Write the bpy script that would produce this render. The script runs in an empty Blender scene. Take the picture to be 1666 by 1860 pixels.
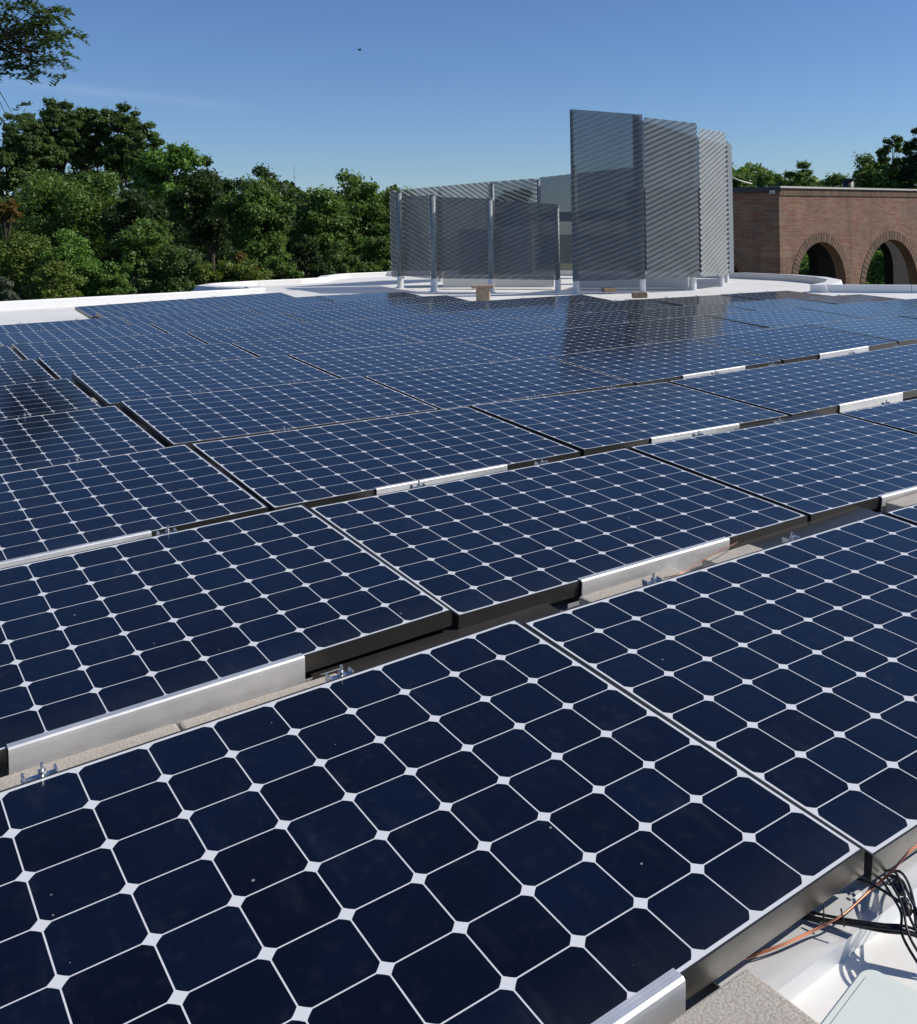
import bpy, bmesh, math, random
import numpy as np
from mathutils import Vector, Matrix
C = bpy.context.scene.collection
SC = bpy.context.scene
R = math.radians

# ------------------------------------------------------------------ camera
H_EYE, F_PX, ROLL = 1.003, 1788.94, -0.018
cd = bpy.data.cameras.new('camera'); cam = bpy.data.objects.new('camera', cd); C.objects.link(cam); SC.camera = cam
cd.sensor_fit = 'HORIZONTAL'; cd.sensor_width = 36.0; cd.lens = 36.0 * F_PX / 1666.0
cd.shift_x = (833 - 1010) / 1666.0; cd.shift_y = (412 - 930) / 1666.0
cd.clip_start = 0.05; cd.clip_end = 2000
cr, sr = math.cos(ROLL), math.sin(ROLL)
cam.matrix_world = Matrix(((cr, -sr, 0, 0), (0, 0, -1, 0), (sr, cr, 0, H_EYE), (0, 0, 0, 1)))

# ------------------------------------------------------------------ light
SUN_EL, SUN_AZ = R(41), R(5)            # azimuth measured from +x towards +y
sv = Vector((math.cos(SUN_EL) * math.cos(SUN_AZ), math.cos(SUN_EL) * math.sin(SUN_AZ), math.sin(SUN_EL)))
sl = bpy.data.lights.new('sun', 'SUN'); sl.energy = 4.9; sl.angle = R(0.53); sl.color = (1.0, 0.93, 0.82)
so = bpy.data.objects.new('sun', sl); C.objects.link(so); so.rotation_euler = sv.to_track_quat('Z', 'Y').to_euler()
W = bpy.data.worlds.new('World'); SC.world = W; W.use_nodes = True
wn, wl = W.node_tree.nodes, W.node_tree.links
wn.clear()
sky = wn.new('ShaderNodeTexSky'); sky.sky_type = 'NISHITA'; sky.sun_disc = False
sky.sun_elevation = SUN_EL; sky.sun_rotation = math.atan2(sv.x, sv.y)
sky.altitude = 0; sky.air_density = 1.0; sky.dust_density = 0.0; sky.ozone_density = 4.0
def sdir(px, py):
    a, b = (px - 1010) / F_PX, -(py - 412) / F_PX
    return Vector((a * cr - b * sr, 1, a * sr + b * cr)).normalized()
def wm(op, a, b=None, clamp=False):
    n = wn.new('ShaderNodeMath'); n.operation = op; n.use_clamp = clamp
    for i, v in enumerate((a, b)):
        if v is None: continue
        if isinstance(v, (int, float)): n.inputs[i].default_value = v
        else: wl.new(v, n.inputs[i])
    return n.outputs[0]
def wdot(vec):
    n = wn.new('ShaderNodeVectorMath'); n.operation = 'DOT_PRODUCT'; n.inputs[1].default_value = vec; wl.new(wtc.outputs['Generated'], n.inputs[0]); return n.outputs['Value']
wtc = wn.new('ShaderNodeTexCoord')
da, db = sdir(-60, 142), sdir(430, 193); pn = da.cross(db).normalized(); al = (db - da).normalized(); mid_ = ((da + db) / 2).normalized()
band = wm('SUBTRACT', 1.0, wm('DIVIDE', wm('ABSOLUTE', wdot(pn)), .0075), True)
along = wm('SUBTRACT', 1.0, wm('POWER', wm('DIVIDE', wm('ABSOLUTE', wm('SUBTRACT', wdot(al), mid_.dot(al))), (db - da).length * .62), 2.0), True)
nz = wn.new('ShaderNodeTexNoise'); nz.inputs['Scale'].default_value = 22; nz.inputs['Detail'].default_value = 5; wl.new(wtc.outputs['Generated'], nz.inputs['Vector'])
front = wm('GREATER_THAN', wdot(mid_), .5)
trail = wm('MULTIPLY', wm('MULTIPLY', wm('MULTIPLY', band, along), front), wm('MULTIPLY', nz.outputs['Fac'], .2))
bg = wn.new('ShaderNodeBackground'); bg.inputs[1].default_value = 0.102
wo = wn.new('ShaderNodeOutputWorld')
tint = wn.new('ShaderNodeMix'); tint.data_type = 'RGBA'; tint.blend_type = 'MULTIPLY'; tint.inputs[0].default_value = 1
tint.inputs[7].default_value = (.645, .775, .99, 1); wl.new(sky.outputs[0], tint.inputs[6]); trm = wn.new('ShaderNodeMix'); trm.data_type = 'RGBA'; trm.inputs[7].default_value = (6.5, 7.0, 7.6, 1); wl.new(trail, trm.inputs[0]); wl.new(tint.outputs[2], trm.inputs[6]); wl.new(trm.outputs[2], bg.inputs[0]); wl.new(bg.outputs[0], wo.inputs[0])
SC.view_settings.view_transform = 'Standard'; SC.view_settings.look = 'None'
SC.view_settings.exposure = 0.0; SC.view_settings.gamma = 1.0
SC.cycles.max_bounces = 8; SC.cycles.transparent_max_bounces = 16

# ------------------------------------------------------------------ helpers
def mat(name, col=(.5, .5, .5), rough=.6, metal=0.0, spec=.5):
    m = bpy.data.materials.new(name); m.use_nodes = True
    p = m.node_tree.nodes['Principled BSDF']
    p.inputs['Base Color'].default_value = (*col, 1); p.inputs['Roughness'].default_value = rough
    p.inputs['Metallic'].default_value = metal; p.inputs['Specular IOR Level'].default_value = spec
    return m
class NT:
    """small helper to write node graphs as expressions"""
    def __init__(s, m): s.t = m.node_tree; s.n = s.t.nodes; s.p = s.n['Principled BSDF']
    def new(s, k): return s.n.new(k)
    def link(s, a, b): s.t.links.new(a, b)
    def math(s, op, a, b=None, c=None):
        n = s.new('ShaderNodeMath'); n.operation = op
        for i, v in enumerate((a, b, c)):
            if v is None: continue
            if isinstance(v, (int, float)): n.inputs[i].default_value = v
            else: s.link(v, n.inputs[i])
        return n.outputs[0]
    def mix(s, fac, a, b, mode='MIX'):
        n = s.new('ShaderNodeMix'); n.data_type = 'RGBA'; n.blend_type = mode
        for i, v in ((0, fac), (6, a), (7, b)):
            if isinstance(v, (int, float)): n.inputs[i].default_value = v
            elif isinstance(v, tuple): n.inputs[i].default_value = (*v, 1)
            else: s.link(v, n.inputs[i])
        return n.outputs[2]
    def ramp(s, fac, stops):
        n = s.new('ShaderNodeValToRGB'); e = n.color_ramp.elements
        while len(e) < len(stops): e.new(.5)
        for k, (p, c) in zip(e, stops): k.position = p; k.color = (*c, 1) if isinstance(c, tuple) else (c, c, c, 1)
        s.link(fac, n.inputs[0]); return n.outputs[0]
    def noise(s, scale, detail=4, vec=None, rough=.55):
        n = s.new('ShaderNodeTexNoise'); n.inputs['Scale'].default_value = scale
        n.inputs['Detail'].default_value = detail; n.inputs['Roughness'].default_value = rough
        if vec is not None: s.link(vec, n.inputs['Vector'])
        return n.outputs['Fac']
    def obj(s): return s.new('ShaderNodeTexCoord').outputs['Object']
    def bump(s, h, strength=.3, dist=.01):
        b = s.new('ShaderNodeBump'); b.inputs['Strength'].default_value = strength; b.inputs['Distance'].default_value = dist
        s.link(h, b.inputs['Height']); s.link(b.outputs[0], s.p.inputs['Normal'])

def link_mesh(name, me, m=None, parent=None):
    o = bpy.data.objects.new(name, me); C.objects.link(o)
    if m is not None:
        for k in (m if isinstance(m, (list, tuple)) else [m]): me.materials.append(k)
    if parent is not None: o.parent = parent
    return o
def obj(name, bm, m=None, parent=None, smooth=False):
    me = bpy.data.meshes.new(name); bm.normal_update(); bm.to_mesh(me); bm.free()
    if smooth: me.polygons.foreach_set('use_smooth', [True] * len(me.polygons))
    return link_mesh(name, me, m, parent)
def tag(o, label, cat, group=None, kind=None):
    o['label'] = label; o['category'] = cat
    if group: o['group'] = group
    if kind: o['kind'] = kind
    return o
def empty(name, loc, label, cat, group=None):
    o = bpy.data.objects.new(name, None); C.objects.link(o); o.location = loc; o.empty_display_size = .1
    return tag(o, label, cat, group)
def box(bm, c, d, M=None, bevel=0, mi=0):
    g = bmesh.ops.create_cube(bm, size=1.0)['verts']
    T = Matrix.Translation(c) @ Matrix.Diagonal((*d, 1))
    if M is not None: T = M @ T
    bmesh.ops.transform(bm, matrix=T, verts=g)
    es = list({e for v in g for e in v.link_edges})
    if mi:
        for f in {f for v in g for f in v.link_faces}: f.material_index = mi
    if bevel: bmesh.ops.bevel(bm, geom=es, offset=bevel, segments=2, profile=.5, affect='EDGES')
def cyl(bm, p0, p1, r0, r1=None, seg=12, caps=True):
    r1 = r0 if r1 is None else r1
    p0, p1 = Vector(p0), Vector(p1); d = p1 - p0
    if d.length < 1e-6: return
    M = Matrix.Translation((p0 + p1) / 2) @ d.to_track_quat('Z', 'Y').to_matrix().to_4x4()
    bmesh.ops.create_cone(bm, cap_ends=caps, segments=seg, radius1=r0, radius2=max(r1, 1e-4), depth=d.length, matrix=M)
def tube(bm, pts, r, seg=8):
    pts = [Vector(p) for p in pts]
    # Catmull-Rom resample
    P = [pts[0]] + pts + [pts[-1]]; out = []
    for i in range(1, len(P) - 2):
        for k in range(6):
            t = k / 6; a, b, c, d = P[i - 1], P[i], P[i + 1], P[i + 2]
            out.append(.5 * ((2 * b) + (c - a) * t + (2 * a - 5 * b + 4 * c - d) * t * t + (3 * b - a - 3 * c + d) * t ** 3))
    out.append(pts[-1])
    rings = []; up = Vector((0, 0, 1))
    for i, p in enumerate(out):
        d = (out[min(i + 1, len(out) - 1)] - out[max(i - 1, 0)]).normalized()
        x = d.cross(up); x = x.normalized() if x.length > 1e-3 else Vector((1, 0, 0)); y = x.cross(d)
        rings.append([bm.verts.new(p + (x * math.cos(2 * math.pi * k / seg) + y * math.sin(2 * math.pi * k / seg)) * r) for k in range(seg)])
    for a, b in zip(rings, rings[1:]):
        for k in range(seg): bm.faces.new((a[k], a[(k + 1) % seg], b[(k + 1) % seg], b[k]))
    bm.faces.new(rings[0][::-1]); bm.faces.new(rings[-1])

# pixel of the photograph (1666 x 1860) at distance y -> world point: used only to read off positions while building
def at(px, py, y):
    a, b = (px - 1010) / F_PX, -(py - 412) / F_PX
    return Vector(((a * cr - b * sr) * y, y, H_EYE + (a * sr + b * cr) * y))

# ------------------------------------------------------------------ materials
def m_white_roof():
    m = mat('white_membrane', (.78, .78, .76), .55); n = NT(m); o = n.obj()
    a = n.noise(.9, 6, o); b = n.noise(7, 5, o)
    s = n.math('ADD', n.math('MULTIPLY', a, .7), n.math('MULTIPLY', b, .3))
    n.link(n.ramp(s, [(.3, (.66, .65, .62)), (.5, (.78, .78, .76)), (.7, (.84, .84, .83))]), n.p.inputs['Base Color'])
    mp = n.new('ShaderNodeMapping'); mp.inputs['Rotation'].default_value = (0, 0, -.6543); n.link(o, mp.inputs['Vector'])
    sx = n.new('ShaderNodeSeparateXYZ'); n.link(mp.outputs[0], sx.inputs[0])
    wob = n.math('MULTIPLY', n.noise(1.3, 3, o), .06)
    fr = n.math('FRACT', n.math('DIVIDE', n.math('ADD', sx.outputs[1], wob), 1.83)); seam = n.math('LESS_THAN', fr, .03)
    stain = n.ramp(n.noise(.45, 7, o, .65), [(.48, 0.0), (.68, .38)])
    cc_ = n.mix(stain, n.ramp(s, [(.3, (.64, .63, .6)), (.5, (.74, .74, .72)), (.7, (.8, .8, .79))]), (.5, .48, .43))
    cc_ = n.mix(n.math('MULTIPLY', seam, .3), cc_, (.5, .5, .48)); n.link(cc_, n.p.inputs['Base Color'])
    n.bump(n.math('ADD', n.noise(3.5, 5, o), n.math('MULTIPLY', n.math('LESS_THAN', fr, .08), .6)), .3, .02); return m
M_ROOF = m_white_roof()
M_PAR = mat('white_parapet_coating', (.72, .72, .71), .5); n_ = NT(M_PAR); n_.bump(n_.noise(4, 5, n_.obj()), .3, .015)
M_FRAME = mat('black_anodised_metal', (.06, .058, .055), .36, .6)
_n = NT(M_FRAME); _n.link(_n.ramp(_n.noise(9, 4, _n.obj()), [(.3, .3), (.75, .46)]), _n.p.inputs['Roughness'])
def m_alu():
    m = mat('brushed_aluminium', (.6, .6, .6), .5, .72); n = NT(m); o = n.obj()
    w = n.new('ShaderNodeTexWave'); w.wave_type = 'BANDS'; w.bands_direction = 'Z'; w.inputs['Scale'].default_value = 420; w.inputs['Distortion'].default_value = .6
    n.link(o, w.inputs['Vector'])
    n.link(n.ramp(n.noise(14, 5, o), [(.3, .45), (.7, .62)]), n.p.inputs['Roughness'])
    n.link(n.ramp(n.noise(5, 6, o), [(.3, (.62, .63, .63)), (.7, (.8, .8, .8))]), n.p.inputs['Base Color'])
    n.bump(w.outputs['Fac'], .3, .0004); return m
M_ALU = m_alu()
M_CLAMP = mat('galvanised_steel', (.55, .57, .6), .35, .9)
M_TRAY = mat('dark_support_metal', (.06, .058, .055), .38, .6)
P_CELL = .12825
def m_cells():
    m = mat('solar_cells_under_glass', (.01, .02, .05), .06, 0, .5); n = NT(m); o = n.obj()
    sp = n.new('ShaderNodeSeparateXYZ'); n.link(o, sp.inputs[0]); x, y = sp.outputs[0], sp.outputs[1]
    u = n.math('ADD', n.math('DIVIDE', x, P_CELL), 6.0); v = n.math('ADD', n.math('DIVIDE', y, P_CELL), 4.0)
    fu, fv = n.math('FLOOR', u), n.math('FLOOR', v)
    cx = n.math('MULTIPLY', n.math('SUBTRACT', n.math('FRACT', u), .5), P_CELL)
    cy = n.math('MULTIPLY', n.math('SUBTRACT', n.math('FRACT', v), .5), P_CELL)
    ins = n.math('LESS_THAN', n.math('MAXIMUM', n.math('ABSOLUTE', cx), n.math('ABSOLUTE', cy)), .06285)
    rad = n.math('LESS_THAN', n.math('ADD', n.math('MULTIPLY', cx, cx), n.math('MULTIPLY', cy, cy)), .0797 ** 2)
    bx = n.math('LESS_THAN', n.math('ABSOLUTE', x), 6 * P_CELL); by = n.math('LESS_THAN', n.math('ABSOLUTE', y), 4 * P_CELL)
    cell = n.math('MULTIPLY', n.math('MULTIPLY', ins, rad), n.math('MULTIPLY', bx, by))
    oi = n.new('ShaderNodeObjectInfo')
    cb = n.new('ShaderNodeCombineXYZ'); n.link(fu, cb.inputs[0]); n.link(fv, cb.inputs[1]); n.link(n.math('MULTIPLY', oi.outputs['Random'], 97.0), cb.inputs[2])
    wn_ = n.new('ShaderNodeTexWhiteNoise'); wn_.noise_dimensions = '3D'; n.link(cb.outputs[0], wn_.inputs['Vector'])
    rnd = wn_.outputs['Value']
    col = n.ramp(rnd, [(0, (.0016, .0018, .0058)), (.5, (.0018, .0025, .0085)), (1, (.002, .0045, .0145))])
    # offset the texture for each panel so that no two carry the same dirt
    off = n.new('ShaderNodeVectorMath'); off.operation = 'ADD'; n.link(o, off.inputs[0])
    cb2 = n.new('ShaderNodeCombineXYZ'); n.link(n.math('MULTIPLY', oi.outputs['Random'], 53.0), cb2.inputs[0]); n.link(n.math('MULTIPLY', oi.outputs['Random'], 31.0), cb2.inputs[1]); n.link(cb2.outputs[0], off.inputs[1])
    vec = off.outputs[0]
    mott = n.noise(3.2, 5, vec)
    col = n.mix(n.math('MULTIPLY', n.ramp(mott, [(.45, 0.0), (.75, 1.0)]), .25), col, (.003, .009, .03))
    base = n.mix(cell, (.6, .62, .65), col)
    vo = n.new('ShaderNodeTexVoronoi'); vo.feature = 'F1'; vo.inputs['Scale'].default_value = 15; n.link(vec, vo.inputs['Vector'])
    vr = n.new('ShaderNodeSeparateColor'); n.link(vo.outputs['Color'], vr.inputs[0])
    size = n.math('MULTIPLY', n.math('MAXIMUM', n.math('SUBTRACT', vr.outputs[0], .6), 0.0), .13)
    spots = n.math('MULTIPLY', n.math('LESS_THAN', vo.outputs['Distance'], size), .5)
    base = n.mix(spots, base, (.45, .43, .4))
    dust = n.ramp(n.noise(26, 6, vec), [(.55, 0.0), (.95, .03)])
    base = n.mix(dust, base, (.35, .36, .38))
    # rain-washed dust collecting towards the low edge, faint water marks and the odd dropping
    low = n.math('SUBTRACT', 1.0, n.math('DIVIDE', n.math('ADD', y, .52), .11)); low = n.math('MAXIMUM', low, 0.0)
    base = n.mix(n.math('MULTIPLY', n.math('MULTIPLY', low, n.noise(11, 4, vec)), .045), base, (.3, .29, .27))
    mk = n.new('ShaderNodeMapping'); mk.inputs['Scale'].default_value = (5, 1.3, 1); n.link(vec, mk.inputs['Vector'])
    base = n.mix(n.ramp(n.noise(3.0, 6, mk.outputs[0], .62), [(.56, 0.0), (.72, .011)]), base, (.5, .55, .62))
    v2 = n.new('ShaderNodeTexVoronoi'); v2.inputs['Scale'].default_value = 1.5; dn = n.new('ShaderNodeVectorMath'); dn.operation = 'ADD'
    nn_ = n.new('ShaderNodeTexNoise'); nn_.inputs['Scale'].default_value = 24; nn_.inputs['Detail'].default_value = 4; n.link(vec, nn_.inputs['Vector'])
    sc_ = n.new('ShaderNodeVectorMath'); sc_.operation = 'SCALE'; sc_.inputs['Scale'].default_value = .075; n.link(nn_.outputs['Color'], sc_.inputs[0])
    n.link(vec, dn.inputs[0]); n.link(sc_.outputs[0], dn.inputs[1]); n.link(dn.outputs[0], v2.inputs['Vector'])
    v2c = n.new('ShaderNodeSeparateColor'); n.link(v2.outputs['Color'], v2c.inputs[0])
    drop = n.math('MULTIPLY', n.math('LESS_THAN', v2.outputs['Distance'], n.math('MULTIPLY', n.math('MAXIMUM', n.math('SUBTRACT', v2c.outputs[1], .5), 0.0), .075)), n.ramp(n.noise(60, 3, vec), [(.42, 0.0), (.6, .55)]))
    base = n.mix(drop, base, (.5, .5, .5))
    n.link(base, n.p.inputs['Base Color'])
    n.link(n.ramp(n.noise(6, 4, vec), [(.3, .09), (.75, .16)]), n.p.inputs['Roughness'])
    n.p.inputs['IOR'].default_value = 1.4
    return m
M_CELL = m_cells()
def m_paver():
    m = mat('concrete_paver', (.42, .38, .33), .9); n = NT(m); o = n.obj()
    a = n.noise(210, 4, o); b = n.noise(8, 5, o)
    c = n.ramp(a, [(.3, (.3, .27, .22)), (.55, (.44, .4, .35)), (.75, (.55, .52, .47))])
    n.link(n.mix(n.ramp(b, [(.4, 0.0), (.7, .4)]), c, (.3, .28, .25)), n.p.inputs['Base Color'])
    n.bump(a, .5, .004); return m
M_PAVER = m_paver()
def m_screen():
    m = mat('perforated_galvanised_screen', (.1, .11, .12), .6, .1); n = NT(m)
    o = n.obj(); n.link(n.ramp(n.noise(2.5, 5, o), [(.3, (.105, .125, .14)), (.7, (.148, .168, .183))]), n.p.inputs['Base Color'])
    tr = n.new('ShaderNodeBsdfTransparent'); mx = n.new('ShaderNodeMixShader'); mx.inputs[0].default_value = .175
    out = n.n['Material Output']; n.link(n.p.outputs[0], mx.inputs[1]); n.link(tr.outputs[0], mx.inputs[2]); n.link(mx.outputs[0], out.inputs[0]); return m
M_SCREEN = m_screen()
M_POST = mat('galvanised_post', (.3, .35, .38), .55, .1); _n = NT(M_POST); _n.link(_n.ramp(_n.noise(7, 5, _n.obj()), [(.3, (.12, .155, .17)), (.7, (.21, .245, .26))]), _n.p.inputs['Base Color'])
M_BOOT = mat('white_post_boot', (.7, .71, .7), .5)
M_WOOD = mat('weathered_timber', (.2, .14, .09), .8); _n = NT(M_WOOD); _n.link(_n.ramp(_n.noise(18, 5, _n.obj()), [(.3, (.13, .09, .06)), (.7, (.28, .2, .13))]), _n.p.inputs['Base Color'])
M_TAN = mat('tan_masonry', (.33, .24, .17), .85); _n = NT(M_TAN); _n.link(_n.ramp(_n.noise(12, 5, _n.obj()), [(.3, (.24, .17, .11)), (.7, (.4, .3, .22))]), _n.p.inputs['Base Color'])
M_UNIT = mat('grey_painted_sheet_metal', (.3, .32, .34), .5)
def m_brick():
    m = mat('roman_brick', (.3, .2, .15), .85); n = NT(m)
    uv = n.new('ShaderNodeUVMap'); uv.uv_map = 'wall'
    b = n.new('ShaderNodeTexBrick'); n.link(uv.outputs[0], b.inputs['Vector'])
    b.inputs['Scale'].default_value = 1; b.inputs['Brick Width'].default_value = .3; b.inputs['Row Height'].default_value = .063
    b.inputs['Mortar Size'].default_value = .009; b.inputs['Mortar Smooth'].default_value = .2; b.inputs['Bias'].default_value = -.03
    b.inputs['Color1'].default_value = (.225, .145, .095, 1); b.inputs['Color2'].default_value = (.19, .042, .018, 1); b.inputs['Mortar'].default_value = (.225, .175, .13, 1)
    c = n.mix(n.ramp(n.noise(1.1, 5, uv.outputs[0]), [(.4, 0.0), (.7, .5)]), b.outputs['Color'], (.1, .07, .058))
    n.link(c, n.p.inputs['Base Color']); st = n.new('ShaderNodeMapping'); n.link(uv.outputs[0], st.inputs['Vector']); st.inputs['Scale'].default_value = (2.2, .25, 1); n.link(n.mix(n.ramp(n.noise(1.0, 5, st.outputs[0]), [(.5, 0.0), (.75, .55)]), c, (.055, .042, .036)), n.p.inputs['Base Color']); n.bump(b.outputs['Fac'], -.8, .02); return m
M_BRICK = m_brick()
M_VOUS = mat('arch_brick', (.22, .15, .11), .85); _n = NT(M_VOUS)
_g = _n.new('ShaderNodeNewGeometry'); _n.link(_n.ramp(_g.outputs['Random Per Island'], [(0, (.1, .06, .04)), (.6, (.15, .1, .068)), (1, (.19, .11, .068))]), _n.p.inputs['Base Color'])
M_INNER = mat('interior_brick_painted_shade', (.016, .013, .012), .9)  # interior shade put into the colour: back wall brick darkened nearly to black
M_COPE = mat('pale_metal_coping', (.5, .48, .44), .5)
M_COPED = mat('dark_metal_coping', (.035, .033, .032), .5)
M_BLACK = mat('black_rubber', (.012, .012, .013), .42)
M_COPPER = mat('bare_copper', (.45, .2, .12), .42, .85)
M_PVC = mat('pale_green_grey_plastic', (.66, .7, .64), .42); _n = NT(M_PVC); _n.link(_n.ramp(_n.noise(3, 5, _n.obj()), [(.3, (.62, .66, .6)), (.7, (.7, .74, .68))]), _n.p.inputs['Base Color'])
M_BARK = mat('bark', (.07, .052, .038), .9); _n = NT(M_BARK); _n.link(_n.ramp(_n.noise(9, 6, _n.obj()), [(.3, (.04, .03, .022)), (.7, (.1, .078, .058))]), _n.p.inputs['Base Color'])
def m_leaf(name, dark, lite, trans=.42):
    m = mat(name, dark, .5, 0, .35); n = NT(m)
    g = n.new('ShaderNodeNewGeometry'); oc = n.obj()
    c = n.ramp(g.outputs['Random Per Island'], [(0, dark), (.7, tuple((a + b) / 2 for a, b in zip(dark, lite))), (1, lite)])
    c = n.mix(n.ramp(n.noise(.55, 3, oc), [(.4, 0.0), (.65, .6)]), c, lite)
    n.link(c, n.p.inputs['Base Color'])
    t = n.new('ShaderNodeBsdfTranslucent'); n.link(n.mix(.5, c, (.12, .2, .02)), t.inputs[0])
    mx = n.new('ShaderNodeMixShader'); mx.inputs[0].default_value = trans
    n.link(n.p.outputs[0], mx.inputs[1]); n.link(t.outputs[0], mx.inputs[2]); n.link(mx.outputs[0], n.n['Material Output'].inputs[0]); return m
L_OLIVE = m_leaf('leaves_olive', (0.0498, 0.0943, 0.027), (0.1273, 0.203, 0.054))
L_GREEN = m_leaf('leaves_green', (0.0549, 0.1096, 0.0232), (0.1545, 0.2654, 0.0494))
L_BRIGHT = m_leaf('leaves_bright', (0.0772, 0.1769, 0.032), (0.1716, 0.3361, 0.0553))
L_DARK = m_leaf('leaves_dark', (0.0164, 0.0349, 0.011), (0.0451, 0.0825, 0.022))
L_YELLOW = m_leaf('leaves_yellow_green', (0.0754, 0.1249, 0.0207), (0.1697, 0.2286, 0.0403))
L_OVER = m_leaf('leaves_overhang', (.028, .052, .02), (.07, .115, .04))
L_RUST = m_leaf('leaves_rust', (0.12, 0.07, 0.018), (0.2, 0.12, 0.025))
L_BLUE = m_leaf('leaves_blue_green', (0.07, 0.0915, 0.066), (0.14, 0.1586, 0.11))

# ------------------------------------------------------------------ ground and roof
ZG = -6.2
_TH = .6543
def zr(x, y):
    s_, t_ = x * math.cos(_TH) + y * math.sin(_TH), -x * math.sin(_TH) + y * math.cos(_TH)
    return -.19 - .008 * max(0, s_ - 1.45) - .017 * max(0, min(4, 1.45 - s_)) - .004 * max(0, t_ - 3)
bm = bmesh.new()
bmesh.ops.create_grid(bm, x_segments=2, y_segments=2, size=900)
m = mat('grass_and_litter', (.05, .06, .025), .95); n_ = NT(m); n_.link(n_.ramp(n_.noise(.3, 6, n_.obj()), [(.35, (.03, .035, .015)), (.65, (.07, .075, .03))]), n_.p.inputs['Base Color'])
o = obj('ground', bm, m); o.location = (0, 0, ZG); o['kind'] = 'structure'
OUT = [(-8.6, -4), (12, -4), (10.5, 16.8), (7.6, 17.8), (4.83, 18.8), (5.35, 19.7), (5.7, 20.8), (5.75, 22), (5.45, 23.3), (4.6, 24.8), (3.2, 26), (1, 27.6), (-2, 29), (-5.1, 29.6),
       (-6.1, 28.8), (-6.3, 27.5), (-6.1, 26.2), (-6.6, 25.4), (-7.5, 24.6), (-8.1, 23.7), (-8.05, 22.8), (-7.4, 22.1), (-6.5, 21.6), (-6.1, 20.6), (-6.75, 19.85), (-9.6, 17.0), (-10.3, 16.2), (-9.4, 9)]
bm = bmesh.new()
bm.faces.new([bm.verts.new((x, y, 0)) for x, y in OUT])
for k in range(-15, 12): bmesh.ops.bisect_plane(bm, geom=bm.verts[:] + bm.edges[:] + bm.faces[:], plane_co=(k, 0, 0), plane_no=(1, 0, 0))
for k in range(-3, 30): bmesh.ops.bisect_plane(bm, geom=bm.verts[:] + bm.edges[:] + bm.faces[:], plane_co=(0, k, 0), plane_no=(0, 1, 0))
bmesh.ops.triangulate(bm, faces=bm.faces[:])
rim = [e for e in bm.edges if len(e.link_faces) == 1]
for v in bm.verts: v.co.z = zr(v.co.x, v.co.y)
ex = bmesh.ops.extrude_edge_only(bm, edges=rim)
for v in ex['geom']:
    if isinstance(v, bmesh.types.BMVert): v.co.z = ZG
bmesh.ops.recalc_face_normals(bm, faces=bm.faces)
o = obj('roof_deck', bm, M_ROOF); o['kind'] = 'structure'
def parapet(name, pts, h, w, label):
    bm = bmesh.new(); pts = [Vector((x, y, 0)) for x, y in pts]; L = []
    for i, p in enumerate(pts):
        d = (pts[min(i + 1, len(pts) - 1)] - pts[max(i - 1, 0)]).normalized(); nn = Vector((d.y, -d.x, 0))   # to the roof side
        prof = [(0, -.3), (0, h - .02), (.015, h), (w - .015, h - .012), (w, h - .03), (w + .03, .03), (w + .1, .004)]
        L.append([bm.verts.new(p + nn * a + Vector((0, 0, zr(p.x, p.y) + b))) for a, b in prof])
    for a, b in zip(L, L[1:]):
        for k in range(len(a) - 1): bm.faces.new((a[k], a[k + 1], b[k + 1], b[k]))
    bm.faces.new(L[0][::-1]); bm.faces.new(L[-1])
    bmesh.ops.recalc_face_normals(bm, faces=bm.faces)
    return tag(obj(name, bm, M_PAR), label, 'parapet')
parapet('parapet', OUT[22:28], .15, .34, 'low white parapet running in front of the shrubs on the left')
parapet('parapet', OUT[13:23], .13, .3, 'curved white parapet round the lobe at the far left of the roof')
parapet('parapet', OUT[4:14], .15, .3, 'curved white parapet sweeping behind the tall screen to the brick arches')
parapet('parapet', [(10.5, 16.8), (6.548, 18.172)], .15, .3, 'short white parapet run at the right edge past the upright joint')
parapet('parapet', [(6.54, 18.175), (4.83, 18.8)], .15, .3, 'straight white parapet below the first brick arch')
for o in list(C.objects):
    if o.name.startswith('parapet'): pass

# ------------------------------------------------------------------ solar array
TH = .6543; U = Vector((math.cos(TH), math.sin(TH), 0)); V = Vector((-math.sin(TH), math.cos(TH), 0))
D_ROW, Y0 = 1.376, 2.0694
XL = [1.4297, 1.4406, 1.4375, 1.4501, 1.4656, 1.4824, 1.5004]; XL += [1.5004 + .017 * k for k in range(1, 6)]
ZL = [-.0026, -.0029, -.0062, -.0017, .003, .0005, -.0046] + [0] * 5
ZM = [-.019, -.0198, -.0085, .0132, .0304, .0122, .0061] + [.004] * 5
ANCH = [(0, -1, 0), (0, 0, 0), (0, 1, 0), (1, -1, 0), (1, 0, 0), (1, 1, 0), (2, -1, 0), (2, 0, 0), (2, 1, 0), (3, 0, 0), (3, 1, 0), (4, 0, 0), (4, 1, 0), (5, 0, 0), (1, 2, -.03), (2, 2, -.018),
        (2, 3, -.01), (3, 2, 0), (3, 3, .02), (3, 4, .05), (4, 4, .03), (4, 5, .03), (5, 5, .02), (5, 3, .03), (7, 3, .035), (8, 3, .035), (9, 3, .035), (8, 0, -.038), (9, 1, -.04), (10, 1, -.04),
        (10, 3, .03), (7, 5, .03), (1, 3, -.04), (0, 2, -.03), (8, 2, 0), (9, 2, 0), (6, 7, 0), (5, 7, 0), (6, 2, .01), (6, 1, 0), (8, 4, .03)]
def dz(r, c):
    w = [1 / (((r - a) ** 2 + (c - b) ** 2) ** 1.5 + .02) for a, b, _ in ANCH]
    return sum(k * z for k, (_, _, z) in zip(w, ANCH)) / sum(w)
PW, PH, FT = 12 * P_CELL + .021, 8 * P_CELL + .021, .046
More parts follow.
